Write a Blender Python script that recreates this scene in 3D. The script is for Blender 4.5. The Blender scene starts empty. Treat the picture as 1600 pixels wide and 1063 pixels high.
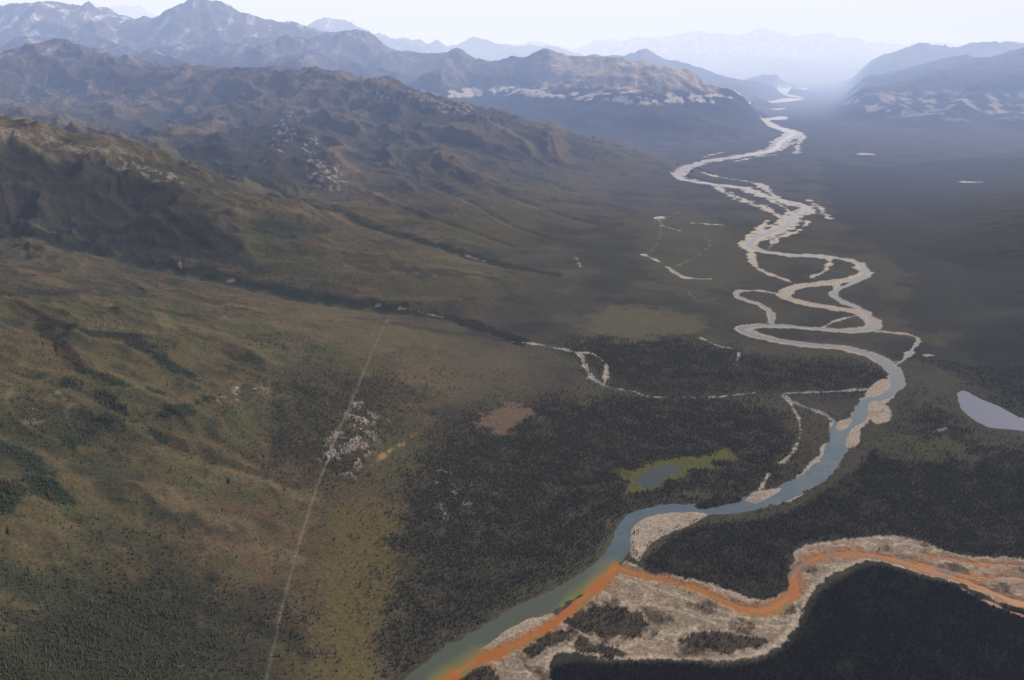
import bpy, math, time
import numpy as np
from mathutils import Vector
T0=time.time()
rng=np.random.default_rng(7)
# ---------------------------------------------------------------- survey frame
H=1000.0; F=1244.4; P=math.radians(20.3); cP,sP=math.cos(P),math.sin(P)
def ray(px,py):
    dx=(px-800)/F; dy=(531.5-py)/F
    return dx, cP+dy*sP, -sP+dy*cP
def at_y(px,py,Y):
    a,b,c=ray(px,py); t=Y/b; return (t*a,Y,H+t*c)
def at_z(px,py,z=0.0):
    a,b,c=ray(px,py); t=(z-H)/c; return (t*a,t*b,z)
# ---------------------------------------------------------------- noise
_perm=rng.permutation(256).astype(np.int32); _perm=np.concatenate([_perm,_perm])
_ang=rng.random(256)*2*np.pi; _gx=np.cos(_ang).astype(np.float32); _gy=np.sin(_ang).astype(np.float32)
def pn(x,y,seed=0):
    x=x+seed*17.31; y=y-seed*9.73
    xf=np.floor(x); yf=np.floor(y)
    xi=xf.astype(np.int32)&255; yi=yf.astype(np.int32)&255
    x=(x-xf).astype(np.float32); y=(y-yf).astype(np.float32)
    xi1=(xi+1)&255; yi1=(yi+1)&255
    def g(a,b,dx,dy):
        h=_perm[_perm[a]+b]; return _gx[h]*dx+_gy[h]*dy
    u=x*x*x*(x*(x*6-15)+10); v=y*y*y*(y*(y*6-15)+10)
    a=g(xi,yi,x,y); b=g(xi1,yi,x-1,y); c=g(xi,yi1,x,y-1); d=g(xi1,yi1,x-1,y-1)
    r=a+u*(b-a); s=c+u*(d-c)
    return (r+v*(s-r))*1.5
def fbm(x,y,o=4,seed=0,gain=.5):
    s=0;a=1;f=1
    for i in range(o):
        s=s+a*pn(x*f,y*f,seed+i*3); a*=gain; f*=2.03
    return s
def ridged(x,y,o=4,seed=0):
    s=0;a=.6;f=1;w=1
    for i in range(o):
        n=1-np.abs(pn(x*f,y*f,seed+i*5))*1.4; n=np.clip(n,0,1)**2
        s=s+a*n*w; w=np.clip(n*1.3,0,1); a*=.5; f*=2.07
    return s
def ss(a,b,x):
    t=np.clip((x-a)/(b-a),0,1); return t*t*(3-2*t)
# ---------------------------------------------------------------- grid
D=math.radians
fine=np.linspace(D(-43),D(43),1480); coarse=np.linspace(D(43),D(317),92)[1:-1]
U=np.concatenate([fine,coarse]); NF=len(fine)
V=np.concatenate([np.linspace(math.log(8),math.log(780),30)[:-1],np.linspace(math.log(780),math.log(95000),1520)])
NR,NC=len(V),len(U)
Rr=np.exp(V)
X=(Rr[:,None]*np.sin(U)[None]).astype(np.float32); Y=(Rr[:,None]*np.cos(U)[None]).astype(np.float32)
RR=np.broadcast_to(Rr[:,None],X.shape).astype(np.float32)
# ---------------------------------------------------------------- near relief (control points)
C=[]
def cz(px,py,z): C.append(at_z(px,py,z))
def cy(px,py,Yv): C.append(at_y(px,py,Yv))
for p in [(0,1063,250),(100,1000,205),(300,1000,120),(500,1000,55),(640,1063,8),(0,850,275),(100,800,240),(300,800,155),(500,750,85),(0,700,310),
          (200,600,262),(400,600,165),(550,620,100),(700,600,38),(800,620,12),(0,500,350),(0,430,345),(200,480,285),(360,520,185),(500,520,115),(600,520,72),(700,540,36),
          (100,700,265),(560,690,95),(600,760,50),(640,700,45),(650,850,28),(560,850,50),(750,720,18),(800,800,14),(-150,900,330),(-150,600,400),(-150,430,420),(-200,1063,330)]: cz(*p)
# creek valleys
for p in [(0,365,225),(110,385,192),(200,405,160),(360,440,102),(480,462,70),(580,480,44),(700,498,22),(800,530,10),(-150,340,270)]: cz(*p)
for p in [(-150,150,4500),(0,188,4350),(120,220,4300),(230,248,4250),(330,288,4050),(450,338,3750),(600,400,3450),(740,441,3250)]: cy(*p)
for p in [(0,168,6900),(150,200,6400),(290,242,5500),(440,302,4800),(560,347,4250),(740,402,3750),(860,430,3500),(-150,150,7500)]: cy(*p)
for p in [(-150,95,9500),(0,84,9500),(90,65,9500),(160,76,9400),(230,99,9300),(300,106,9000),(390,99,8800),(480,113,8200),(560,125,7900),(640,137,7500),(740,166,7200),(850,206,6900),(920,224,6900),(1000,236,7200)]: cy(*p)
for p in [(60,130,8500),(150,150,8200),(300,175,7500),(370,190,6900),(420,165,7300),(450,190,6500),(500,220,6000),(540,285,5200),(560,240,6000),(620,200,6700),(700,250,5800),(600,300,4950),
          (850,300,5300),(800,350,4500),(720,330,4600),(660,340,4500),(950,290,5900),(900,250,6500),(520,170,7400),(200,165,7600)]: cy(*p)
for px in (-150,0,150,300,450,600): C.append((at_y(px,100,10900)[0],10900,320))
C.append((at_y(750,100,9500)[0],9500,120)); C.append((at_y(900,100,8800)[0],8800,40))
# valley floor
for p in [(700,1010),(830,930),(950,880),(1000,1000),(1200,1000),(1400,950),(1600,1000),(900,800),(1000,700),(1200,700),(1400,750),(1550,800),(1250,850),(1600,650),(1500,560),(950,620),(870,560),(1100,600),
          (900,480),(940,420),(1000,380),(1050,330),(1080,290),(1060,250),(1130,235),(1200,300),(1200,380),(1200,450),(1300,500),(1350,400),(1350,320),(1300,260),(1400,450),(1450,350),(1250,215),(1380,230),(1500,420),(1000,500),(1100,450),(1150,215),(1450,220),(1500,280),(960,355)]: cz(*p,0)
for p in [(1600,480,30),(1600,400,80),(1600,330,110),(1600,260,60),(1750,300,300),(1750,450,200),(1700,700,60),(1700,950,50)]: cz(*p)
for u,r,z in [(.75,900,10),(-.3,800,120),(0,800,20),(.3,800,0),(-.75,800,290),(-.8,5000,600),(-.8,10000,500),(.8,5000,400),(.8,10000,400),(.2,11500,0),(.35,11500,0)]:
    C.append((r*math.sin(u),r*math.cos(u),z))
C=np.array(C); cu=np.arctan2(C[:,0],C[:,1]); cv=np.log(np.hypot(C[:,0],C[:,1])); czv=C[:,2]
def K(d2): return -np.sqrt(d2+.018**2)
n=len(C); A=np.zeros((n+3,n+3)); A[:n,:n]=K((cu[:,None]-cu)**2+(cv[:,None]-cv)**2)
A[:n,n]=1;A[:n,n+1]=cu;A[:n,n+2]=cv;A[n:,:n]=A[:n,n:].T
A[:n,:n]+=np.eye(n)*.0008
sol=np.linalg.solve(A,np.concatenate([czv,[0,0,0]]))
gu=np.linspace(-.86,.86,360); gv=np.linspace(6.6,9.4,420)
GU,GV=np.meshgrid(gu,gv)
G=sol[n]+sol[n+1]*GU+sol[n+2]*GV
for i in range(n): G+=sol[i]*K((GU-cu[i])**2+(GV-cv[i])**2)
def lerp_grid(G,u,v):
    fu=np.clip((u-gu[0])/(gu[1]-gu[0]),0,len(gu)-1.001); fv=np.clip((v-gv[0])/(gv[1]-gv[0]),0,len(gv)-1.001)
    iu=fu.astype(int); iv=fv.astype(int); tu=fu-iu; tv=fv-iv
    iu=iu[None];tu=tu[None];iv=iv[:,None];tv=tv[:,None]
    return (G[iv,iu]*(1-tu)+G[iv,iu+1]*tu)*(1-tv)+(G[iv+1,iu]*(1-tu)+G[iv+1,iu+1]*tu)*tv
Uw=(U+np.pi)%(2*np.pi)-np.pi
Z=lerp_grid(G,Uw,V)
Z=np.maximum(Z-8,0)
Z=Z.astype(np.float32)
Z*=1-ss(10800,12500,RR)
Z*=1-ss(8300,9300,RR)*ss(.10,.17,Uw)[None]
side=1-ss(.80,1.1,np.abs(Uw))[None]
Z=Z*side+ (1-side)*60
base=Z.copy()
am=ss(15,260,base)
wx=fbm(X/900,Y/900,3,40)*190; wy=fbm(X/900,Y/900,3,50)*190
rg=ridged((X+wx)/1300,(Y+wy)/1300,4,3)
rs=ridged((X+wx*.6)/420,(Y+wy*.6)/420,4,23)
rt=ridged((X+wx*.3)/190,(Y+wy*.3)/150,3,28)
Z=Z+am*((rg-.5)*100*(.35+.65*ss(2500,4500,RR))+(rs-.5)*(40+26*ss(3500,5500,RR))+(rt-.5)*11*(1-ss(5500,8500,RR)))*ss(600,1500,RR)
lowa=ss(3,60,base)
Z=Z+lowa*fbm(X/90,Y/90,3,19)*2.2
Z=Z+(1-ss(5000,9000,RR))*fbm(X/60,Y/60,3,29)*.4
# ---------------------------------------------------------------- far ranges
i0=int(np.searchsorted(Rr,8800)); Xf,Yf=X[i0:,:],Y[i0:,:]
ranges=[
 ('L',.36,[(-150,0,15000),(0,8,15000),(60,-6,15000),(130,2,15500),(190,12,15500),(240,28,15500),(275,24,15500),(315,-4,15000),(345,12,15000),(380,24,15200),(440,38,15500),(500,54,16000),(560,66,16500),(640,74,17000)]),
 ('L',.40,[(315,-4,15000),(345,50,13400),(400,80,12600),(470,104,11600)]),
 ('L',.40,[(130,2,15500),(150,50,13400),(225,78,12300),(300,100,11200)]),
 ('L',.40,[(0,8,15000),(20,50,13000),(60,75,12000)]),
 ('L',.40,[(440,38,15500),(520,80,13500),(560,100,12500)]),
 ('L2',.33,[(400,42,22000),(470,44,22000),(515,32,22000),(560,48,22000),(620,62,22000),(700,70,23000),(755,60,24000),(800,70,24000),(850,70,24000),(900,78,24000)]),
 ('M',.33,[(560,112,13500),(620,88,13500),(700,82,13500),(780,94,13000),(860,93,12600),(930,87,12300),(975,88,12000),(1010,102,11600),(1050,128,11300),(1085,154,11000),(1130,182,10500),(1165,205,9900)]),
 ('M',.36,[(700,82,13500),(690,120,12000),(680,150,11000)]),
 ('M',.36,[(930,87,12300),(900,140,11000),(880,180,10000)]),
 ('N',.30,[(900,92,17500),(1000,80,18000),(1060,94,18000),(1110,112,18000),(1150,128,18000)]),
 ('F',.26,[(780,72,33000),(840,66,33000),(900,74,33000),(960,64,33000),(1010,50,33000),(1060,52,33000),(1100,44,33000),(1150,54,33000),(1190,46,33000),(1240,58,33000),(1290,50,33000),(1330,62,33000),(1400,70,33000),(1500,68,33000),(1700,60,33000)]),
 ('F',.26,[(1190,46,33000),(1200,80,30000)]),
 ('F',.26,[(1100,44,33000),(1080,80,29000)]),
 ('F',.26,[(1290,50,33000),(1310,85,29000)]),
 ('R2',.31,[(1310,124,19500),(1350,110,19500),(1400,93,19000),(1450,66,18500),(1520,64,18500),(1590,70,18500),(1750,60,18500)]),
 ('R2',.36,[(1450,66,18500),(1410,105,17500)]),
 ('R1',.28,[(1280,166,12300),(1330,154,12500),(1370,143,12500),(1440,117,12800),(1520,90,13500),(1600,68,14000),(1750,50,14000)]),
 ('R1',.34,[(1600,68,14000),(1540,130,12200),(1480,170,11000)]),
 ('W',.25,[(1350,44,60000),(1450,36,60000),(1550,27,60000),(1700,30,60000)]),
 ('W',.25,[(150,16,32000),(200,8,32000),(240,18,32000)]),
]
HF=np.zeros(Xf.shape,np.float32); ID=np.zeros(Xf.shape,np.int8); names=[]
wf=fbm(Xf/2600,Yf/2600,3,70)*.35
rgf=ridged(Xf/2400+wf*.5,Yf/2400,6,77)
for nm,sl,pts in ranges:
    if nm not in names: names.append(nm)
    idn=names.index(nm)+1
    W3=[at_y(*p) for p in pts]
    for a,b in zip(W3[:-1],W3[1:]):
        ax,ay,az=a;bx,by,bz=b
        ex,ey=bx-ax,by-ay; L2=ex*ex+ey*ey
        t=np.clip(((Xf-ax)*ex+(Yf-ay)*ey)/L2,0,1).astype(np.float32)
        d=np.hypot(Xf-(ax+t*ex),Yf-(ay+t*ey))
        zc=np.maximum(az+t*(bz-az),5)
        Wd=zc/sl*1.25
        h=zc*np.clip(1-d*(1+wf)/Wd,0,1)**1.25
        m=h>HF; HF[m]=h[m]; ID[m]=idn
gen=ridged(Xf/8000,Yf/8000,4,90)
rf=RR[i0:]; azf=Uw[None]
vc=.345+.012*np.sin(rf/2600)
vw=.055-.018*ss(13000,19000,rf)
corr=1-np.exp(-((azf-vc)/vw)**4)*(1-ss(21000,26000,rf))
HF*=corr
genh=gen*1000*ss(20000,34000,rf)*corr*.8
outside=ss(.6,.8,np.abs(azf)); genh=np.maximum(genh,gen*1100*ss(11000,15000,rf)*outside)
m=genh>HF; HF[m]=genh[m]; ID[m]=0
HF=HF+ss(20,500,HF)*(rgf-.62)*(130+.22*HF)*(.55+.45*ss(0,1,np.abs(wf)*3))+ss(20,300,HF)*fbm(Xf/420,Yf/420,3,33)*22
HF=np.where(ID==names.index('M')+1, HF+ss(480,560,HF)*60, HF)
Z[i0:]=np.maximum(Z[i0:],HF*ss(8800,9800,rf))
IDF=np.zeros(X.shape,np.int8); IDF[i0:]=ID
print('far',time.time()-T0)
# ---------------------------------------------------------------- helpers to put traced features on the ground
def hit(px,py):
    a,b,c=ray(px,py); az=math.atan2(a,b); k=-c/math.hypot(a,b)
    j=int(np.clip(np.searchsorted(U[:NF],az),0,NF-1)); prof=(H-Z[:,j])/Rr
    idx=np.argmax(prof<=k) if (prof<=k).any() else NR-1
    idx=max(idx,1)
    f=(prof[idx-1]-k)/(prof[idx-1]-prof[idx]+1e-9); f=min(max(f,0),1)
    r=math.exp(V[idx-1]+f*(V[idx]-V[idx-1]))
    return r*math.sin(az),r*math.cos(az)
def catmull(P,sub):
    P=np.array(P,float); Q=np.vstack([2*P[0]-P[1],P,2*P[-1]-P[-2]]); out=[]
    for i in range(1,len(Q)-2):
        for s in range(sub):
            t=s/sub; p0,p1,p2,p3=Q[i-1],Q[i],Q[i+1],Q[i+2]
            out.append(.5*((2*p1)+(-p0+p2)*t+(2*p0-5*p1+4*p2-p3)*t*t+(-p0+3*p1-3*p2+p3)*t**3))
    out.append(P[-1]); return np.array(out)
def line(pts,flat=True,sub=6):
    w=[]
    for p in pts:
        if flat: x,y,_=at_z(p[0],p[1],0)
        else: x,y=hit(p[0],p[1])
        w.append((x,y,p[2]))
    return catmull(w,sub)
def window(xs,ys,R):
    rs=np.hypot(xs,ys); az=np.arctan2(xs,ys)
    r0=max(rs.min()-R,9); r1=rs.max()+R
    a=max(int(np.searchsorted(Rr,r0))-1,0); b=min(int(np.searchsorted(Rr,r1))+1,NR)
    da=R/max(rs.min(),50)
    c=max(int(np.searchsorted(fine,az.min()-da))-1,0); d=min(int(np.searchsorted(fine,az.max()+da))+1,NF)
    return slice(a,b),slice(c,d)
def stamp(field,L,maxd=60):
    for a,b in zip(L[:-1],L[1:]):
        R=maxd+max(a[2],b[2])/2
        s=window(np.array([a[0],b[0]]),np.array([a[1],b[1]]),R)
        x=X[s];y=Y[s]
        if x.size==0: continue
        ex,ey=b[0]-a[0],b[1]-a[1]; l2=ex*ex+ey*ey+1e-6
        t=np.clip(((x-a[0])*ex+(y-a[1])*ey)/l2,0,1)
        d=np.hypot(x-(a[0]+t*ex),y-(a[1]+t*ey))-(a[2]+t*(b[2]-a[2]))/2
        field[s]=np.minimum(field[s],d)
def newf(v=60.0): return np.full(X.shape,v,np.float32)
def poly(field,pts,flat=False,maxd=60,sub=4):
    w=[ (at_z(*p,0)[:2] if flat else hit(*p)) for p in pts]
    w=np.array(catmull([(a,b,0) for a,b in w]+[(w[0][0],w[0][1],0)],sub))
    d=np.full(X.shape,float(maxd),np.float32); stamp(d,w,maxd)
    s=window(w[:,0],w[:,1],5); x=X[s];y=Y[s]; ins=np.zeros(x.shape,bool)
    for a,b in zip(w[:-1],w[1:]):
        c=((a[1]>y)!=(b[1]>y)); 
        xi=(b[0]-a[0])*(y-a[1])/(b[1]-a[1]+1e-9)+a[0]
        ins^=(c&(x<xi))
    dd=d[s]; dd[ins]*=-1; d[s]=dd
    np.minimum(field,d,out=field)
# ---------------------------------------------------------------- rivers
main=[(640,1085,62),(672,1055,60),(720,1018,58),(775,985,56),(830,955,54),(880,927,50),(925,903,46),(950,880,42),(968,855,40),(976,832,44),(995,810,46),(1030,799,48),(1080,797,50),(1140,792,52),(1200,779,54),(1255,756,54),(1293,725,52),(1310,692,48),(1316,668,46),(1342,652,44),(1354,632,42),(1378,617,42),(1402,602,44),(1400,586,44),(1384,570,40),(1362,556,34),(1325,545,26),(1275,539,24),(1215,532,24),(1172,522,24),(1160,512,24),(1210,508,22),(1280,513,22),(1335,517,22),(1366,508,22),(1350,486,22),(1318,472,24),(1302,458,24),(1335,440,24),(1353,428,24),(1340,411,24),(1300,402,26),(1240,399,26),(1195,393,28),(1170,384,28),(1185,370,28),(1222,356,28),(1238,338,30),(1264,326,30),(1250,318,30),(1205,308,30),(1165,294,34),(1110,288,40),(1062,278,44),(1070,264,46),(1105,252,48),(1165,243,50),(1208,234,54),(1222,220,56),(1240,208,60),(1212,199,62)]
mainL=line(main)
gmain=[(1000,850,20),(1030,815,30),(1140,792,30),(1200,779,58),(1255,756,54),(1310,692,50),(1345,650,56),(1378,612,66),(1400,590,46),(1375,562,66),(1325,545,58),(1275,540,52),(1215,532,56),(1172,520,74),(1165,512,62),(1210,509,44),(1280,514,40),(1335,517,48),(1366,507,62),(1340,488,66),(1290,480,55),(1240,470,55),(1225,458,62),(1250,447,62),(1310,440,68),(1350,430,66),(1340,411,62),(1300,402,55),(1240,399,58),(1195,393,76),(1170,384,95),(1190,369,110),(1225,356,130),(1240,338,130),(1264,325,120),(1240,320,100),(1205,310,100),(1160,294,100),(1110,288,95),(1062,278,120),(1072,264,120),(1105,252,120),(1165,243,140),(1208,234,170),(1222,220,200),(1240,208,210),(1212,199,190)]
SG=newf(120)
def G(pts,sub=6): 
    L=line(pts,sub=sub); stamp(SG,L,120)
G(gmain)
G([(1212,199,160),(1188,188,200),(1162,177,260),(1158,168,300),(1180,162,340),(1215,159,320),(1240,155,420)]); G([(1240,152,420),(1222,149,480),(1210,146,560),(1232,142,620),(1240,139,700)])
G([(1188,188,200),(1212,186,260),(1222,183,160)]); G([(1205,172,160),(1222,170,120)])
G([(1318,472,26),(1302,458,26),(1312,442,26)]); G([(1318,472,28),(1350,486,34),(1366,505,34)])
G([(1220,459,22),(1180,454,24),(1150,456,28),(1157,466,30),(1187,476,30),(1204,490,30),(1206,505,30)])
G([(1366,517,18),(1400,520,16),(1434,527,18),(1426,545,16),(1412,562,12),(1390,567,10)])
G([(1355,608,14),(1290,612,8),(1225,615,10),(1240,628,10),(1275,642,14),(1300,655,16),(1305,675,14)])
G([(1225,615,6),(1246,650,6),(1250,680,6),(1235,710,5),(1207,735,5),(1190,762,6)])
G([(1175,388,26),(1175,402,22),(1187,422,22),(1216,433,20),(1245,445,20)])
G([(1120,290,40),(1135,302,40),(1172,316,40),(1205,330,50),(1222,345,50)])
G([(1185,287,40),(1198,297,40),(1215,310,40)]); G([(1262,312,24),(1280,325,24),(1298,345,18)])
G([(1140,300,24),(1150,312,24),(1190,322,30)]);G([(1200,345,24),(1188,358,24),(1190,368,24)])
G([(1195,308,24),(1232,330,24),(1215,348,24),(1180,362,22),(1165,378,20)]); G([(1250,335,22),(1262,348,20),(1245,362,20),(1215,372,24),(1200,390,24)])
G([(1085,266,30),(1120,276,26),(1165,283,28),(1190,290,30)]); G([(1150,252,30),(1195,243,30),(1228,243,30)]); G([(1240,208,60),(1256,214,50),(1235,226,50)])
G([(1300,403,16),(1290,422,14),(1262,436,16)]); G([(1345,492,18),(1310,500,14),(1285,512,14)])
G([(1005,398,12),(1035,412,14),(1062,430,18),(1085,435,24),(1110,436,18)])
G([(1072,348,18),(1100,350,26),(1128,352,16)]); G([(1028,340,16),(1035,352,16),(1060,360,12)]); 
G([(1095,528,5),(1120,540,6),(1152,548,7),(1150,570,5)])
G([(1245,240,60),(1250,215,50)]); G([(1100,245,20),(1130,238,20)])
G([(800,534,8),(840,538,14),(875,545,15),(905,553,15),(915,572,12),(925,590,12),(950,604,12),(985,610,7),(1010,619,8),(1045,621,5),(1120,620,3),(1180,614,3)])
G([(890,549,9),(925,553,9),(945,568,10),(948,582,10),(944,600,10)])
for e in [(1352,241,100),(1515,285,40),(1525,285,36),(1452,555,8)]: G([(e[0]-6,e[1],e[2]),(e[0]+6,e[1],e[2])],1)
bar=newf()
poly(bar,[(984,868),(984,842),(990,822),(1015,806),(1060,800),(1105,803),(1075,822),(1035,838),(1010,858),(998,878)],True)
poly(bar,[(1165,782),(1180,768),(1222,762),(1205,775),(1180,786)],True)
poly(bar,[(1355,645),(1358,630),(1372,626),(1390,638),(1392,655),(1375,662),(1362,658)],True)
poly(bar,[(1321,698),(1324,683),(1336,677),(1344,684),(1338,697),(1328,700)],True)
poly(bar,[(1352,618),(1362,602),(1380,592),(1392,600),(1385,612),(1366,620)],True)
poly(bar,[(1306,670),(1310,658),(1330,655),(1325,667),(1312,674)],True)
poly(bar,[(748,1018),(790,985),(830,966),(866,958),(850,976),(805,998),(770,1018)],True)
isl=newf(); poly(isl,[(1085,790),(1105,780),(1150,776),(1160,783),(1130,790),(1095,796)],True)
trib=newf()
poly(trib,[(1760,885),(1680,880),(1600,873),(1500,868),(1450,850),(1395,838),(1330,842),(1280,848),(1245,860),(1238,885),(1232,915),(1205,937),(1160,932),(1110,912),(1065,902),(1010,893),(985,878),(965,885),(940,915),(890,950),(840,975),(760,1010),(700,1055),(690,1100),(850,1100),(858,1040),(885,1018),(960,1032),(1060,1030),(1130,1034),(1200,1020),(1240,985),(1262,935),(1290,905),(1340,880),(1385,880),(1440,897),(1500,912),(1560,940),(1620,955),(1760,985)],True,sub=3)
veg=newf()
poly(veg,[(880,968),(905,955),(955,950),(995,955),(1012,975),(1000,992),(965,1000),(920,992),(890,985)],True)
poly(veg,[(820,1018),(838,997),(868,985),(892,990),(888,1003),(855,1012),(835,1025)],True)
poly(veg,[(893,1012),(905,995),(940,1006),(980,1022),(960,1028),(915,1020)],True)
poly(veg,[(1060,1002),(1100,990),(1160,990),(1195,1000),(1170,1016),(1120,1018),(1080,1012)],True)
poly(veg,[(1255,975),(1262,945),(1290,915),(1300,935),(1275,960)],True)
poly(veg,[(700,1063),(720,1048),(765,1042),(775,1063),(740,1080),(700,1085)],True)
orange=[(1760,985,20),(1640,958,20),(1600,945,18),(1560,930,13),(1500,905,14),(1440,888,18),(1400,875,18),(1350,866,16),(1300,866,14),(1258,880,14),(1240,900,16),(1240,925,18),(1215,946,26),(1180,955,24),(1135,941,13),(1090,920,12),(1040,905,13),(990,895,20),(962,885,22)]
SO=newf(); orL=line(orange); stamp(SO,orL)
stamp(SO,line([(1760,920,7),(1600,905,7),(1540,903,7),(1480,893,7),(1420,874,6)]))
stamp(SO,line([(1760,890,5),(1600,885,5),(1530,880,5),(1450,868,5)]))
stamp(SO,line([(962,885,26),(942,906,24),(908,938,18),(873,968,17),(835,992,18),(785,1016,18),(738,1036,20),(702,1060,24),(680,1090,30)]))
stamp(SO,line([(1500,918,4),(1560,948,6),(1620,968,6)]));
dryc=newf()
for l in ([(1240,930,6),(1245,960,7),(1220,1000,7),(1190,1025,6)],[(870,970,5),(900,985,5),(940,1005,4),(1000,1025,5)],[(960,900,4),(1010,915,4),(1080,940,5),(1160,965,5),(1230,968,4)],[(940,945,4),(1040,950,4),(1120,975,4),(1220,980,4)],[(900,1000,4),(880,1015,5),(850,1030,5),(820,1063,6)]):
    stamp(dryc,line(l))
SM=newf(); stamp(SM,mainL)
f3a=1-ss(1800,4000,RR)
jit=fbm(X/22,Y/22,3,61)*f3a; jit2=fbm(X/70,Y/70,3,62)*(1-ss(7000,13000,RR)*.8); jit4=fbm(X/240,Y/160,3,63)
farw=ss(2500,6000,RR)
SM=SM+jit*4+jit2*5+farw*jit2*8
SO_=SO+jit*4.5+jit2*3
for l,w in (([(1355,608),(1290,612),(1225,615),(1240,628),(1275,642),(1300,655),(1312,680)],8),([(1366,518),(1400,521),(1434,528),(1426,545),(1412,562),(1395,572)],8),([(1220,459),(1180,454),(1150,456),(1157,466),(1187,476),(1204,490),(1206,505)],12),([(1110,436),(1085,435),(1062,430),(1040,416)],12),([(840,538),(875,545),(905,553),(915,572),(925,590),(950,604),(985,611)],5)):
    f=newf(); stamp(f,line([(a,b,w) for a,b in l])); SM=np.minimum(SM,f+jit*3)
bar_=bar+jit*3; SM=np.maximum(SM,-bar_); isl_=isl+jit*3; SM=np.maximum(SM,-isl_)
SL=newf(); poly(SL,[(1495,614),(1508,610),(1530,622),(1560,634),(1590,650),(1640,668),(1640,682),(1590,672),(1550,668),(1522,656),(1502,638)],True)
SP=newf(); poly(SP,[(995,752),(1005,738),(1030,728),(1058,724),(1068,732),(1045,745),(1030,758),(1008,762)],True)
poly(SP,[(1460,670),(1472,666),(1484,671),(1470,675)],True)
SL=SL+jit*4; SP=SP+jit*14+jit2*8+3
SG=SG+jit*6+jit2*(8+farw*22)+jit4*farw*30*(1-ss(9000,12000,RR)*.3)
trib_=trib+jit*6; veg_=veg+jit*12
SW=np.minimum(np.minimum(SM,SO_),np.minimum(SL,SP))
flatm=1-ss(0,50,np.minimum(np.minimum(SG,SW),np.minimum(trib,bar)))
Z=Z*(1-flatm)
Z=np.where(SW<9,np.minimum(Z,np.clip(-1+SW*.11,-4,0)),Z)
gravtex=fbm(X/18,Y/18,3,5)
Z=Z+ (1-ss(0,8,trib_))*ss(2,8,SW)*(gravtex*.9+.9)
# cut bank around the flood plain: forest terrace stands a few metres above the gravel
Z=Z+ss(0,10,trib_)*(1-ss(40,60,trib))*ss(4,14,SW)*3.5*(trib<59)
CR=newf(100)
cl=[[(-100,345,8),(0,365,10),(110,385,10),(220,408,10),(300,425,10),(360,440,10),(440,458,12),(500,468,12),(580,480,14),(650,488,14),(700,496,12),(760,515,10),(810,533,8)],
    [(230,222,12),(290,245,12),(370,272,10),(440,302,10),(500,325,12),(560,346,14),(640,372,12),(740,402,12),(800,417,10),(870,430,10)]]
for l in cl: stamp(CR,line(l,False),100)
G1=newf()
gl=[[(60,505,3),(90,545,3),(130,580,4),(200,602,4),(270,612,4)],[(150,520,3),(190,530,4),(250,562,4),(300,590,4)],[(120,605,3),(170,630,4),(215,660,4),(260,690,3)],[(420,600,3),(430,680,3),(420,740,3),(470,770,3)],[(60,880,3),(150,900,3),(250,925,3),(330,960,3),(450,1000,3)],[(0,575,3),(60,592,3),(110,602,3)],[(290,660,3),(360,700,3),(430,740,3)],[(600,250,5),(680,290,5),(760,330,5),(850,370,5)],[(700,230,5),(800,270,5),(900,300,5)],[(180,300,4),(260,340,4),(330,390,4)],[(620,320,5),(700,350,5),(800,385,5)],[(0,640,3),(100,650,3),(200,680,3),(330,720,3),(420,745,3)],[(0,800,3),(120,815,3),(230,800,3),(300,850,3)],[(270,500,3),(330,540,3),(420,570,3)],[(520,200,5),(600,245,5),(660,300,5)],[(780,300,5),(860,330,5),(930,350,5)]]
for l in gl: stamp(G1,line(l,False),60)
gw=1+ss(3000,6000,RR)
Z=Z-(1-ss(0,90,CR))*20*ss(5,40,base)-(1-ss(0,32*gw,G1))*6*gw
print('rivers',time.time()-T0)
# ---------------------------------------------------------------- land cover
def f3(c): return np.array(c,np.float32)
COL=np.zeros(X.shape+(3,),np.float32)
def mix(c,m):
    global COL
    m=np.clip(m,0,1)[...,None].astype(np.float32); COL=COL*(1-m)+f3(c)*m
n1=fbm(X/1100,Y/1100,4,101); n2=fbm(X/260,Y/260,4,102)*(1-.5*ss(9000,15000,RR)); n3=fbm(X/60,Y/60,4,103)*(1-ss(3500,9000,RR)*.8); n4=fbm(X/14,Y/14,3,104)*(1-ss(1300,3500,RR)*.85)
st=fbm(X/380+n2*.3,Y/120+n2*.3,4,110)
COL[...]=f3((.074,.059,.030))
mix((.088,.058,.033),ss(-.35,.45,n1+.4*st)); mix((.052,.055,.024),ss(.0,.6,n2+.5*n3)*.7)
mix((.125,.094,.052),ss(.25,.8,st+.4*n3)*.55)
mix((.029,.032,.019),ss(.1,.6,-n2-.5*n3+.2*n1)*.75)
mix((.125,.094,.058),am*ss(3200,5200,RR)*(1-ss(9000,10500,RR))*(.35+.4*ss(-.3,.4,n1+.5*n2)))
valley=(1-ss(4,45,base))
mix((.044,.039,.028),valley*.85)
mix((.088,.077,.044),valley*ss(.1,.6,n2+.3*n1)*.5*(1-ss(.22,.4,Uw)[None]*.6))
mix((.026,.026,.020),valley*ss(.1,.6,-n2+.3*n3)*.75)
hi=ss(330,720,Z+n2*80)*(1-ss(9900,10800,RR))
mix((.165,.122,.090),hi*ss(-.4,.5,n3+n2*.7)*.8)
rk=ss(.5,.75,n2*.7+.6*n3+.3*n4)*ss(300,600,Z); mix((.26,.21,.17),rk*.5*(1-ss(9900,10800,RR)))
mix((.026,.030,.019),am*ss(.02,.3,.5-rg)*.65*ss(1800,3500,RR))
mix((.022,.027,.017),am*ss(.12,.35,.42-rs)*.7)
mix((.026,.033,.019),am*ss(.1,.35,.36-rt)*.45*(1-ss(5000,8000,RR)))
dens=np.zeros(X.shape,np.float32)
dens=np.maximum(dens,am*ss(.15,.35,.42-rs)*.35)
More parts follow.
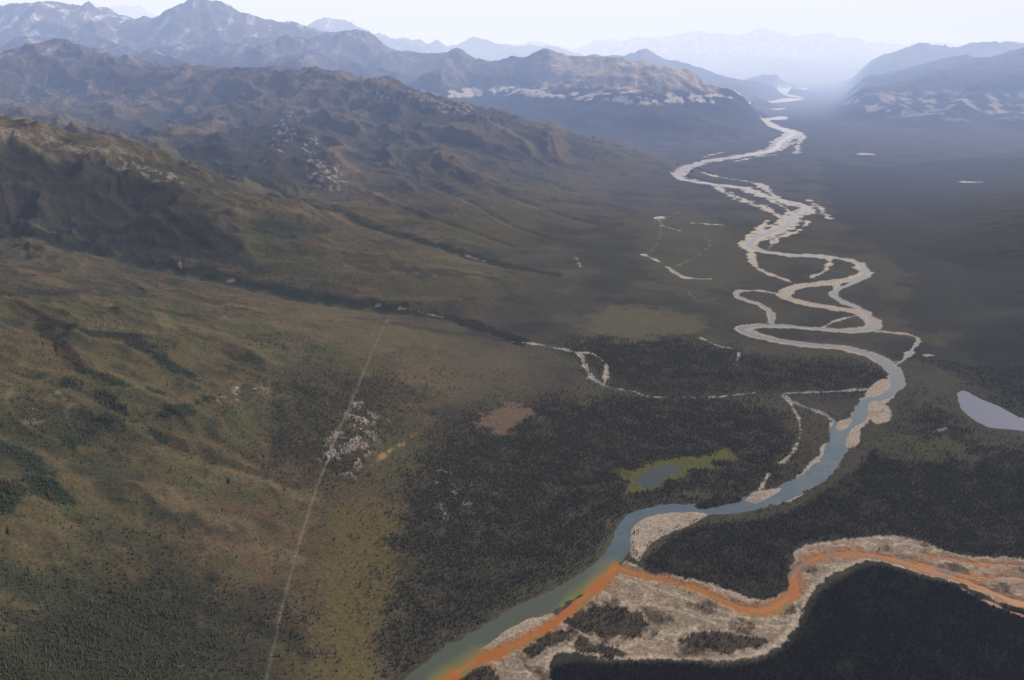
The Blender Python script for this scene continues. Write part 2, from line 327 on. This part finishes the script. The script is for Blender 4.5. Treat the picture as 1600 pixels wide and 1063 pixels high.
def region(pts,col,amt=1.0,soft=60,nz=50,d=0.0,flat=False,md=130):
    global dens
    f=newf(md); poly(f,pts,flat,md); f=f+n3*nz+n2*nz*1.2+n4*nz*.3
    m=(1-ss(-soft,soft*.8,f)); mix(col,m*amt); 
    dens=np.maximum(dens,m*d) if d>=0 else dens*(1-m*(-d))
    return m
def streak(pts,col,amt=1.0,soft=14,nz=12,d=0.0,flat=False):
    global dens
    f=newf(); stamp(f,line(pts,flat),60); f=f+n3*nz+n4*nz*.4
    m=1-ss(-soft,soft*.5,f); mix(col,m*amt)
    dens=np.maximum(dens,m*d) if d>=0 else dens*(1-m*(-d))
    return m
DK=(.056,.046,.030)
region([(610,770),(640,700),(720,660),(840,630),(960,612),(1100,628),(1210,625),(1245,680),(1190,760),(1080,790),(985,805),(960,860),(900,905),(760,980),(660,1050),(640,1120),(600,1063),(575,980),(565,900),(590,820)],DK,.85,d=1,soft=90,nz=60)
region([(400,640),(430,590),(520,580),(610,590),(640,640),(640,700),(560,750),(480,780),(430,740),(410,690)],(.042,.038,.025),.6,d=.5,soft=110,nz=80)
region([(860,540),(960,520),(1110,535),(1200,560),(1300,560),(1390,590),(1340,605),(1200,610),(1020,615),(960,600)],(.046,.040,.028),.75,d=.8,soft=110)
region([(-60,1120),(-60,1000),(60,950),(150,930),(240,925),(290,975),(300,1063),(290,1120)],(.022,.025,.015),.9,d=1)
region([(215,850),(240,815),(270,830),(290,900),(420,920),(520,960),(530,1063),(340,1063),(300,960),(230,900)],(.036,.032,.02),.6,d=.4)
region([(1000,872),(1080,825),(1230,798),(1330,740),(1390,690),(1500,720),(1700,720),(1700,875),(1600,868),(1500,865),(1450,845),(1390,832),(1300,840),(1240,855),(1228,912),(1205,930),(1110,905),(1010,888)],(.034,.028,.019),.93,d=1,soft=12,nz=8)
region([(858,1130),(862,1045),(960,1036),(1060,1034),(1130,1038),(1205,1026),(1248,990),(1270,940),(1300,912),(1350,888),(1385,886),(1440,903),(1500,918),(1560,946),(1620,962),(1760,990),(1760,1130)],(.008,.007,.005),1,d=1,soft=10,nz=4)  # spruce forest with the corner's shade painted into its ground colour
region([(1430,560),(1500,520),(1700,440),(1700,600),(1600,640),(1500,600)],(.026,.026,.022),.8,d=.3)
region([(1400,700),(1440,600),(1480,640),(1560,690),(1700,700),(1700,740),(1500,740)],(.036,.032,.022),.7,d=.7)
region([(1280,250),(1420,260),(1700,230),(1700,480),(1500,520),(1400,560),(1420,470),(1380,400),(1290,320)],(.020,.022,.020),.85)
region([(910,370),(980,365),(1000,400),(985,450),(920,440)],(.030,.032,.022),.7)
region([(1040,470),(1130,480),(1140,520),(1100,530),(1010,500)],(.036,.037,.024),.6)
region([(905,500),(960,480),(1060,490),(1100,515),(1010,528),(910,525)],(.110,.093,.048),.75,d=-1,soft=60)
region([(1370,700),(1400,675),(1500,680),(1540,700),(1450,715)],(.062,.060,.026),.75,d=-.8)
region([(1000,330),(1080,325),(1160,380),(1160,440),(1100,450),(1010,420)],(.078,.071,.040),.6)
region([(600,780),(625,800),(600,850),(590,930),(575,1000),(600,1063),(520,1063),(500,960),(520,860),(545,790)],(.094,.072,.026),.85,d=-.9)
region([(350,560),(480,470),(700,520),(850,560),(840,620),(700,620),(600,560),(450,560)],(.104,.080,.045),.55,soft=90)
region([(986,770),(988,742),(1010,726),(1060,716),(1100,712),(1128,704),(1130,716),(1090,735),(1050,752),(1030,768)],(.098,.094,.020),.85,soft=18,nz=30,d=-1,flat=True)
for l in ([(1010,400,14),(1030,375,12),(1035,345,14),(1060,332,12)],[(1050,420,12),(1090,400,12),(1110,380,12),(1090,362,12)],[(1075,455,12),(1090,470,10),(1120,466,10)]): streak(l,(.15,.135,.085),.7,soft=12,nz=16,flat=True)
streak([(652,676,5),(620,698,9),(580,728,9)],(.25,.145,.07),.9,soft=7,nz=9,d=-1)
region([(758,668),(775,648),(815,636),(822,645),(800,662),(785,678)],(.15,.095,.06),.7,soft=24,nz=50,d=-1)
GR=(.010,.026,.013)
for l in ([(140,520,40),(200,528,60),(250,560,40),(300,590,18)],[(60,508,10),(120,570,22),(200,602,18),(270,614,12)],[(125,610,18),(180,636,40),(230,665,30),(260,690,14)],[(0,578,24),(70,595,16),(110,604,10)],[(115,690,30),(150,665,34),(180,650,20)],[(15,700,34),(50,725,36),(90,745,12)],[(-20,770,60),(50,765,50),(100,785,24)],[(215,650,20),(270,640,26),(320,625,14)],[(360,480,20),(410,492,10)]):
    streak(l,GR,.9,d=1,soft=14,nz=26)
for l in gl: streak([(a,b,w*2) for a,b,w in l],(.022,.028,.016),.65,d=.25,soft=20,nz=20)
for l in cl: streak([(a,b,70) for a,b,w in l],(.012,.022,.013),.9,soft=22,nz=34,d=.9)
streak([(430,390,40),(470,395,40),(500,400,20)],(.02,.036,.018),.7,nz=30,soft=30); streak([(200,350,60),(300,378,80),(400,424,70)],(.02,.030,.018),.7,nz=40,soft=30)
streak([(590,500,60),(700,520,60),(760,525,40)],(.022,.03,.015),.6,nz=30,soft=30); streak([(480,545,40),(530,540,40)],(.025,.035,.016),.6,nz=30,soft=30)
region([(-60,205),(0,220),(150,250),(300,300),(350,335),(380,400),(300,415),(100,375),(-60,345)],(.024,.023,.020),.8,soft=90,nz=70)  # shaded ridge face, darkened in the ground colour
region([(290,235),(370,190),(440,180),(480,200),(500,250),(530,300),(430,290),(340,260)],(.024,.024,.018),.7,soft=90,nz=70)
region([(120,90),(200,95),(250,140),(200,150),(130,130)],(.03,.028,.02),.6,soft=90,nz=70)
def rocks(pts,thr=.15,col=(.28,.23,.19)):
    f=newf(); poly(f,pts); ins=1-ss(-25,25,f+n3*25)
    lo=fbm(X/44,Y/50,4,140)
    m=ins*ss(thr,thr+.35,lo*1.0+n4*.28*(1-ss(3000,4500,RR))); mix(col,m*.85); return m
rm=rocks([(495,725),(520,680),(550,640),(580,630),(590,665),(580,700),(560,735),(510,745)],-.1)
rm=np.maximum(rm,rocks([(670,745),(700,730),(740,760),(730,790),(690,830),(680,820),(700,775)],.2))
rm=np.maximum(rm,rocks([(325,620),(370,605),(420,605),(400,615),(350,630)],.2))
rm=np.maximum(rm,rocks([(420,215),(440,185),(470,180),(465,205),(435,240)],.2))
rm=np.maximum(rm,rocks([(470,225),(495,215),(500,250),(540,275),(530,300),(490,285),(480,255)],.08))
rm=np.maximum(rm,rocks([(560,130),(640,138),(700,150),(740,175),(700,180),(640,160),(560,150)],.1,(.25,.205,.165)))
rm=np.maximum(rm,rocks([(-20,195),(120,222),(230,250),(290,280),(260,285),(120,240),(-20,205)],.05,(.20,.165,.135)))
rm=np.maximum(rm,rocks([(20,640),(80,620),(100,640),(40,665)],.3,(.19,.155,.12)))
rm=np.maximum(rm,rocks([(20,130),(120,120),(200,150),(260,170),(150,165),(40,160)],.1,(.19,.15,.12)))
for l in ([(575,481,10),(592,478,14)],[(625,482,10),(650,486,12),(692,496,12)],[(730,399,18),(755,408,14)],[(358,440,8),(366,438,8)],[(280,410,6),(284,418,6)],[(900,402,10),(908,418,8)]):
    streak(l,(.27,.19,.15),.8,soft=6,nz=12,d=-1)
Z=Z+rm*np.abs(n4)*8
tr=newf(); stamp(tr,line([(612,488,2.2),(590,530,2.2),(565,590,2.2),(540,650,2.2),(516,705,2.2),(495,762,2.2),(478,815,2.2),(455,895,2.2),(435,975,2.2),(416,1063,2.2),(405,1100,2.2)],False),60)
mix((.15,.13,.10),(1-ss(-1,3.0,tr))*np.clip(.48+.45*n3,0,1)); dens*=ss(1,6,tr)
# ---- mountains colouring
mtn=ss(9300,10600,RR)*ss(15,120,Z)
gz=np.gradient(Z,axis=0)/np.gradient(RR,axis=0); gx_=np.gradient(Z,axis=1)/(RR*np.gradient(np.unwrap(U))[None]+1e-6)
slope=np.hypot(gz,gx_)
mix((.028,.033,.026),mtn*.9)
rock=ss(.12,.42,slope+n2*.12)*ss(350,900,Z+n2*200)
mix((.14,.12,.11),mtn*rock*.85)
def idm(k): return (IDF==names.index(k)+1).astype(np.float32)
n5=fbm(X/170,Y/600,4,130)
mix((.38,.34,.31),mtn*ss(.15,.65,n5+n2*.6)*ss(600,1200,Z)*.8*(idm('L')+idm('L2')+idm('F')*1.2))
mix((.72,.66,.58),ss(-.1,.4,n2+n5)*ss(450,900,Z)*idm('F')*.95)
mix((.80,.80,.80),ss(.38,.52,n2+.6*n5)*ss(1200,1450,Z)*(idm('L')*.7+idm('F')+idm('W')+idm('L2')*.9)*.8)
Mm=idm('M')*mtn
azd=np.broadcast_to(Uw[None],X.shape)
mright=ss(.0,.06,azd)
mix((.48,.38,.29),Mm*ss(400,540,Z+n2*90+n5*50)*(.15+.85*mright)*(.55+.45*ss(-.3,.3,n5)))
bz=330+30*np.clip(n1,-1,1)
n6=fbm(X/110,Y/900,3,133)
band=ss(0,18,Z-bz-n2*20-n6*20)*(1-ss(65,95,Z-bz-n2*35-n6*30))*ss(-.12,.12,n2+n5*.5+n6*.35)
mix((.56,.47,.36),Mm*band*.92)
R1m=idm('R1')*mtn
mix((.42,.335,.26),R1m*ss(90,170,Z+n2*70)*(1-ss(300,420,Z+n2*90))*ss(-.05,.35,n2+n5*.5+n6*.3)*.85)
# ---- gravel, bars, flood plain
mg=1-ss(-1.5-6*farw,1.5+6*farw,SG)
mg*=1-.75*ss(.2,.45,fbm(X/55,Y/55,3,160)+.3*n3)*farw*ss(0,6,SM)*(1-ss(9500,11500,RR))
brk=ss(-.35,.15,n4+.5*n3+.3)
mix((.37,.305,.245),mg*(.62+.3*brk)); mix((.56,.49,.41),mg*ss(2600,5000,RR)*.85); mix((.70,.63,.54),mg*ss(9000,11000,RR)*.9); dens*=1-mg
mg2=1-ss(-1.0,1.0,bar_); mix((.35,.275,.215),mg2); mix((.24,.185,.145),mg2*ss(0,.5,n3+n4*.6)*.6); dens*=1-mg2
fl=1-ss(-1.5,1.5,trib_)
br=ridged(X/75+n3*.35,Y/48+n3*.35,4,150); br2=ridged(X/30+n3*.3,Y/19+n3*.3,3,155)
mix((.235,.175,.125),fl)
mix((.41,.32,.235),fl*ss(.45,.8,br)*.8); mix((.37,.29,.215),fl*ss(.55,.85,br2)*.5)
mix((.09,.062,.042),fl*ss(.2,.6,n3+.6*n4-.1)*.7)
mix((.34,.14,.045),fl*(1-ss(0,18,SO+n4*10+n3*8))*.75)
mix((.40,.32,.24),fl*(1-ss(-1,2,dryc+n4*3))*.75)
dens*=1-fl
bank=ss(-14,-3,trib_)*fl*ss(4,12,SW); mix((.42,.335,.25),bank*.6)
vg=(1-ss(-4,4,veg_))*ss(-2,2,dryc); mix((.036,.029,.017),vg*fl*.9); dens=np.maximum(dens,vg*fl*.4)
vi=(1-ss(-2,2,isl_)); mix((.028,.028,.017),vi); dens=np.maximum(dens,vi*.8)
scr=fl*ss(.4,.6,n3-n4*.4+.3*n2)*ss(3,12,SO); mix((.055,.042,.026),scr*.7); dens=np.maximum(dens,scr*.05)
mix((.28,.11,.035),(1-ss(-3,3,SO_)))
dens*=ss(1,7,SW)
dens=dens*(.35+.65*ss(-.45,.25,n3+.5*n2))
dens=np.maximum(dens,.07*ss(-.1,.6,n2+n3)*(SW>6)*(SG>4)*(trib_>4)*(tr>4)*(RR<2400))
# ---------------------------------------------------------------- mesh assembly
def mesh_obj(name,faces_mask,Zs,col,mat,smooth=True):
    ii,jj=np.nonzero(faces_mask)
    j2=(jj+1)%NC
    q=np.stack([ii*NC+jj,ii*NC+j2,(ii+1)*NC+j2,(ii+1)*NC+jj],1)
    u,inv=np.unique(q,return_inverse=True); q=inv.reshape(-1,4)
    me=bpy.data.meshes.new(name)
    co=np.stack([X.ravel()[u],Y.ravel()[u],Zs.ravel()[u]],1).astype(np.float32)
    me.vertices.add(len(u)); me.vertices.foreach_set('co',co.ravel())
    me.loops.add(q.size); me.loops.foreach_set('vertex_index',q.ravel().astype(np.int32))
    me.polygons.add(len(q)); me.polygons.foreach_set('loop_start',np.arange(0,q.size,4,dtype=np.int32))
    me.polygons.foreach_set('use_smooth',np.ones(len(q),bool))
    me.update(calc_edges=True)
    a=me.attributes.new('Col','FLOAT_COLOR','POINT')
    c4=np.ones((len(u),4),np.float32); c4[:,:3]=col.reshape(-1,3)[u]; a.data.foreach_set('color',c4.ravel())
    me.materials.append(mat); ob=bpy.data.objects.new(name,me); bpy.context.collection.objects.link(ob); return ob
def nodes(mat):
    mat.use_nodes=True; nt=mat.node_tree; nt.nodes.clear(); return nt
def land_mat(name,bump=1.0,sc=1.0):
    m=bpy.data.materials.new(name); nt=nodes(m); N=nt.nodes.new; L=nt.links.new
    o=N('ShaderNodeOutputMaterial'); b=N('ShaderNodeBsdfPrincipled'); L(b.outputs[0],o.inputs[0])
    b.inputs['Roughness'].default_value=.95; b.inputs['Specular IOR Level'].default_value=.05
    at=N('ShaderNodeAttribute'); at.attribute_name='Col'
    tc=N('ShaderNodeTexCoord')
    n1=N('ShaderNodeTexNoise'); n1.inputs['Scale'].default_value=.16*sc; n1.inputs['Detail'].default_value=4; n1.inputs['Roughness'].default_value=.65
    L(tc.outputs['Object'],n1.inputs['Vector'])
    mr=N('ShaderNodeMapRange'); mr.inputs[1].default_value=.3; mr.inputs[2].default_value=.7; mr.inputs[3].default_value=.6; mr.inputs[4].default_value=1.4
    L(n1.outputs[0],mr.inputs[0])
    mx=N('ShaderNodeMix'); mx.data_type='RGBA'; mx.blend_type='MULTIPLY'; mx.inputs[0].default_value=1
    L(at.outputs['Color'],mx.inputs[6]); L(mr.outputs[0],mx.inputs[7]); L(mx.outputs[2],b.inputs['Base Color'])
    n2=N('ShaderNodeTexNoise'); n2.inputs['Scale'].default_value=.06*sc; n2.inputs['Detail'].default_value=6; n2.inputs['Roughness'].default_value=.6
    L(tc.outputs['Object'],n2.inputs['Vector'])
    bp=N('ShaderNodeBump'); bp.inputs['Strength'].default_value=.7; bp.inputs['Distance'].default_value=4*bump
    L(n2.outputs[0],bp.inputs['Height']); L(bp.outputs[0],b.inputs['Normal']); return m
def water_mat(name,rough=.12,bump=.12,ior=1.33):
    m=bpy.data.materials.new(name); nt=nodes(m); N=nt.nodes.new; L=nt.links.new
    o=N('ShaderNodeOutputMaterial'); b=N('ShaderNodeBsdfPrincipled'); L(b.outputs[0],o.inputs[0])
    b.inputs['Roughness'].default_value=rough; b.inputs['IOR'].default_value=ior
    at=N('ShaderNodeAttribute'); at.attribute_name='Col'; L(at.outputs['Color'],b.inputs['Base Color'])
    tc=N('ShaderNodeTexCoord'); n=N('ShaderNodeTexNoise'); n.inputs['Scale'].default_value=.25; n.inputs['Detail'].default_value=3
    L(tc.outputs['Object'],n.inputs['Vector'])
    bp=N('ShaderNodeBump'); bp.inputs['Strength'].default_value=.3; bp.inputs['Distance'].default_value=bump
    L(n.outputs[0],bp.inputs['Height']); L(bp.outputs[0],b.inputs['Normal']); return m
full=np.ones((NR-1,NC),bool)
Zc=Z[:-1]; far=(RR[:-1]>9600)&(Zc>45)&(np.abs(Uw[None])<3.2)
hil=(~far)&(base[:-1]>70)&(RR[:-1]>2600)
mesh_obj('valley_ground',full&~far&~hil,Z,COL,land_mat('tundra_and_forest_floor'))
mesh_obj('hills',hil,Z,COL,land_mat('hill_tundra',1.5,.5))
mesh_obj('mountains',far,Z,COL,land_mat('mountain_rock',5.0,.12))
WZ=np.full(X.shape,-1.0,np.float32)
WC=np.zeros(X.shape+(3,),np.float32); WC[...]=f3((.078,.110,.130))
def mixw(c,m):
    global WC
    m=np.clip(m,0,1)[...,None].astype(np.float32); WC=WC*(1-m)+f3(c)*m
Rw=np.hypot(X,Y)
mixw((.12,.14,.145),ss(-.3,.5,jit2+jit)*.5)
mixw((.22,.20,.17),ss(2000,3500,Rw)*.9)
down=1-ss(1320,1480,Rw)
mixw((.080,.092,.055),down*.9)
mixw((.20,.17,.045),down*(1-ss(0,30,SO+n3*8))*.9)
mixw((.36,.115,.020),1-ss(-6,5,SO+n3*7+n4*3))
mixw((.42,.18,.055),(1-ss(-8,-2,SO+n3*4))*ss(-.1,.5,n3+n4*.6)*.5)
mixw((.10,.11,.17),(SL<20)*1.0); mixw((.045,.055,.045),(SP<20)*1.0)
marg=6+RR[:-1]*.006
def fm(S): return (S[:-1]<marg)
mo=fm(SO_)&(SO_[:-1]<SM[:-1]); mr_=fm(SM)&~mo; 
ml=fm(SL)&~mo&~mr_; mp=fm(SP)&~mo&~mr_&~ml
for a,b,c in (('river',mr_,'river_water'),('orange_tributary_stream',mo,'iron_stained_water'),('lake',ml,'lake_water'),('pond',mp,'pond_water')):
    b=b.copy(); b[:,NF-1:]=False
    if b.any(): mesh_obj(a,b,WZ,WC,water_mat(c) if a!='orange_tributary_stream' else water_mat(c,.45,.12,1.2))
print('mesh',time.time()-T0)
# ---------------------------------------------------------------- spruce forest (one merged mesh)
lim=(RR<2900)&(RR>800); lim[:,NF:]=False
area=(RR**2)*(fine[1]-fine[0])*(V[-1]-V[-2])
wgt=np.where(lim,dens*area,0).ravel(); tot=wgt.sum(); print('forest area km2',tot/1e6)
NT=160000
cs=np.cumsum(wgt.astype(np.float64)); idx=np.searchsorted(cs,rng.random(NT)*cs[-1]); idx=np.clip(idx,0,X.size-1)
jr=rng.uniform(-.5,.5,(NT,2)); r_=RR.ravel()[idx]
tx=X.ravel()[idx]+jr[:,0]*r_*.004; ty=Y.ravel()[idx]+jr[:,1]*r_*.004; tz=Z.ravel()[idx]-.2
th=rng.uniform(3.0,8,NT)*(1+.15*rng.standard_normal(NT)).clip(.5,1.5); tw=th*rng.uniform(.15,.23,NT)
tv=[];tf=[]
tiers=[(.12,.52,1.0),(.38,.78,.68),(.64,1.0,.40)]
for z0,z1,rad in tiers:
    b=len(tv); tv.append((0,0,z1))
    for k in range(5): a=k*2*math.pi/5+z0*7; tv.append((rad*math.cos(a),rad*math.sin(a),z0))
    for k in range(5): tf.append((b,b+1+k,b+1+(k+1)%5))
b=len(tv); tv.append((0,0,.3)); 
for k in range(3): a=k*2.094; tv.append((.13*math.cos(a),.13*math.sin(a),0))
for k in range(3): tf.append((b,b+1+k,b+1+(k+1)%3))
tv=np.array(tv,np.float32); tf=np.array(tf,np.int32); nv=len(tv)
rot=rng.random(NT)*6.283; cr,sr=np.cos(rot),np.sin(rot)
jx=1+.3*rng.standard_normal((NT,nv)); jx=np.clip(jx,.5,1.5)
px_=(tv[:,0][None]*cr[:,None]-tv[:,1][None]*sr[:,None])*tw[:,None]*jx+tx[:,None]
py_=(tv[:,0][None]*sr[:,None]+tv[:,1][None]*cr[:,None])*tw[:,None]*jx+ty[:,None]
pz_=tv[:,2][None]*th[:,None]+tz[:,None]
co=np.stack([px_,py_,pz_],2).reshape(-1,3).astype(np.float32)
fc=(tf[None]+(np.arange(NT)*nv)[:,None,None]).reshape(-1,3).astype(np.int32)
me=bpy.data.meshes.new('spruce_forest'); me.vertices.add(len(co)); me.vertices.foreach_set('co',co.ravel())
me.loops.add(fc.size); me.loops.foreach_set('vertex_index',fc.ravel()); me.polygons.add(len(fc)); me.polygons.foreach_set('loop_start',np.arange(0,fc.size,3,dtype=np.int32)); me.update(calc_edges=True)
tone=rng.random(NT); tc_=np.stack([.042+.040*tone,.043+.030*tone,.025+.016*tone],1)
gone=rng.random(NT)<.10; tc_[gone]=(.10,.08,.056)
dkz=COL.reshape(-1,3)[idx].sum(1)<.032; tc_[dkz]*=.25  # trees in the near-black corner darkened too, shade put into their colour
c4=np.ones((NT,nv,4),np.float32); c4[:,:,:3]=tc_[:,None]
a=me.attributes.new('Col','FLOAT_COLOR','POINT'); a.data.foreach_set('color',c4.ravel())
m=bpy.data.materials.new('spruce_needles'); nt=nodes(m); o=nt.nodes.new('ShaderNodeOutputMaterial'); b=nt.nodes.new('ShaderNodeBsdfPrincipled'); nt.links.new(b.outputs[0],o.inputs[0])
at=nt.nodes.new('ShaderNodeAttribute'); at.attribute_name='Col'; nt.links.new(at.outputs['Color'],b.inputs['Base Color']); b.inputs['Roughness'].default_value=.9; b.inputs['Specular IOR Level'].default_value=.1
me.materials.append(m); ob=bpy.data.objects.new('spruce_forest',me); bpy.context.collection.objects.link(ob)
# ---------------------------------------------------------------- haze (homogeneous air volumes, thicker up-valley; emission stands in for scattered light)
def haze(y0,sig,Lh,s=94000,z0=-400,z1=2600):
    me=bpy.data.meshes.new('haze'); 
    v=[(-s,y0,z0),(s,y0,z0),(s,s,z0),(-s,s,z0),(-s,y0,z1),(s,y0,z1),(s,s,z1),(-s,s,z1)]
    f=[(0,3,2,1),(4,5,6,7),(0,1,5,4),(1,2,6,5),(2,3,7,6),(3,0,4,7)]
    me.from_pydata(v,[],f); me.update()
    m=bpy.data.materials.new('emissive_haze_air'); nt=nodes(m); N=nt.nodes.new
    o=N('ShaderNodeOutputMaterial'); ab=N('ShaderNodeVolumeAbsorption'); em=N('ShaderNodeEmission'); ad=N('ShaderNodeAddShader')
    sig=np.array(sig)*1e-5; D_=sig.max()*1.1; Lh=np.array(Lh)
    ab.inputs['Color'].default_value=(*(1-sig/D_),1); ab.inputs['Density'].default_value=D_
    e=sig*Lh; em.inputs['Color'].default_value=(*(e/e.max()),1); em.inputs['Strength'].default_value=float(e.max())
    nt.links.new(ab.outputs[0],ad.inputs[0]); nt.links.new(em.outputs[0],ad.inputs[1]); nt.links.new(ad.outputs[0],o.inputs['Volume'])
    me.materials.append(m); ob=bpy.data.objects.new('haze',me); bpy.context.collection.objects.link(ob)
haze(-94000,(1.6,1.75,2.1),(.62,.65,.76))
haze(4500,(2.2,2.7,3.9),(.62,.76,1.08),93000,-390,2550)
haze(11500,(3.0,3.2,3.7),(1.2,1.25,1.34),92000,-380,2500)
haze(19000,(3.6,3.6,3.6),(1.45,1.45,1.43),91000,-370,2450)
haze(36000,(5.0,5.0,5.0),(1.45,1.45,1.45),90000,-360,9000)  # tall glowing box added behind the far range to whiten the sky
# ---------------------------------------------------------------- light, sky, camera
el,az=math.radians(34),math.radians(50)
S=Vector((math.sin(az)*math.cos(el),math.cos(az)*math.cos(el),math.sin(el)))
sun=bpy.data.lights.new('sun','SUN'); sun.energy=4.1; sun.angle=math.radians(.53); sun.color=(1,.93,.82)
so=bpy.data.objects.new('sun',sun); so.rotation_euler=S.to_track_quat('Z','Y').to_euler(); so.location=(0,0,5000); bpy.context.collection.objects.link(so)
w=bpy.data.worlds.new('World'); bpy.context.scene.world=w; w.use_nodes=True; nt=w.node_tree
bg=nt.nodes['Background']; sk=nt.nodes.new('ShaderNodeTexSky'); sk.sky_type='NISHITA'; sk.sun_disc=False; sk.sun_elevation=el; sk.sun_rotation=az; sk.dust_density=2.0
nt.links.new(sk.outputs[0],bg.inputs[0]); bg.inputs[1].default_value=.09
cam=bpy.data.cameras.new('camera'); cam.lens=28; cam.sensor_width=36; cam.clip_start=1; cam.clip_end=200000
co_=bpy.data.objects.new('camera',cam); co_.location=(0,0,H); co_.rotation_euler=(math.pi/2-P,0,0); bpy.context.collection.objects.link(co_)
sc=bpy.context.scene; sc.camera=co_; sc.view_settings.view_transform='Standard'; sc.view_settings.look='None'; sc.view_settings.exposure=0
print('done',time.time()-T0)
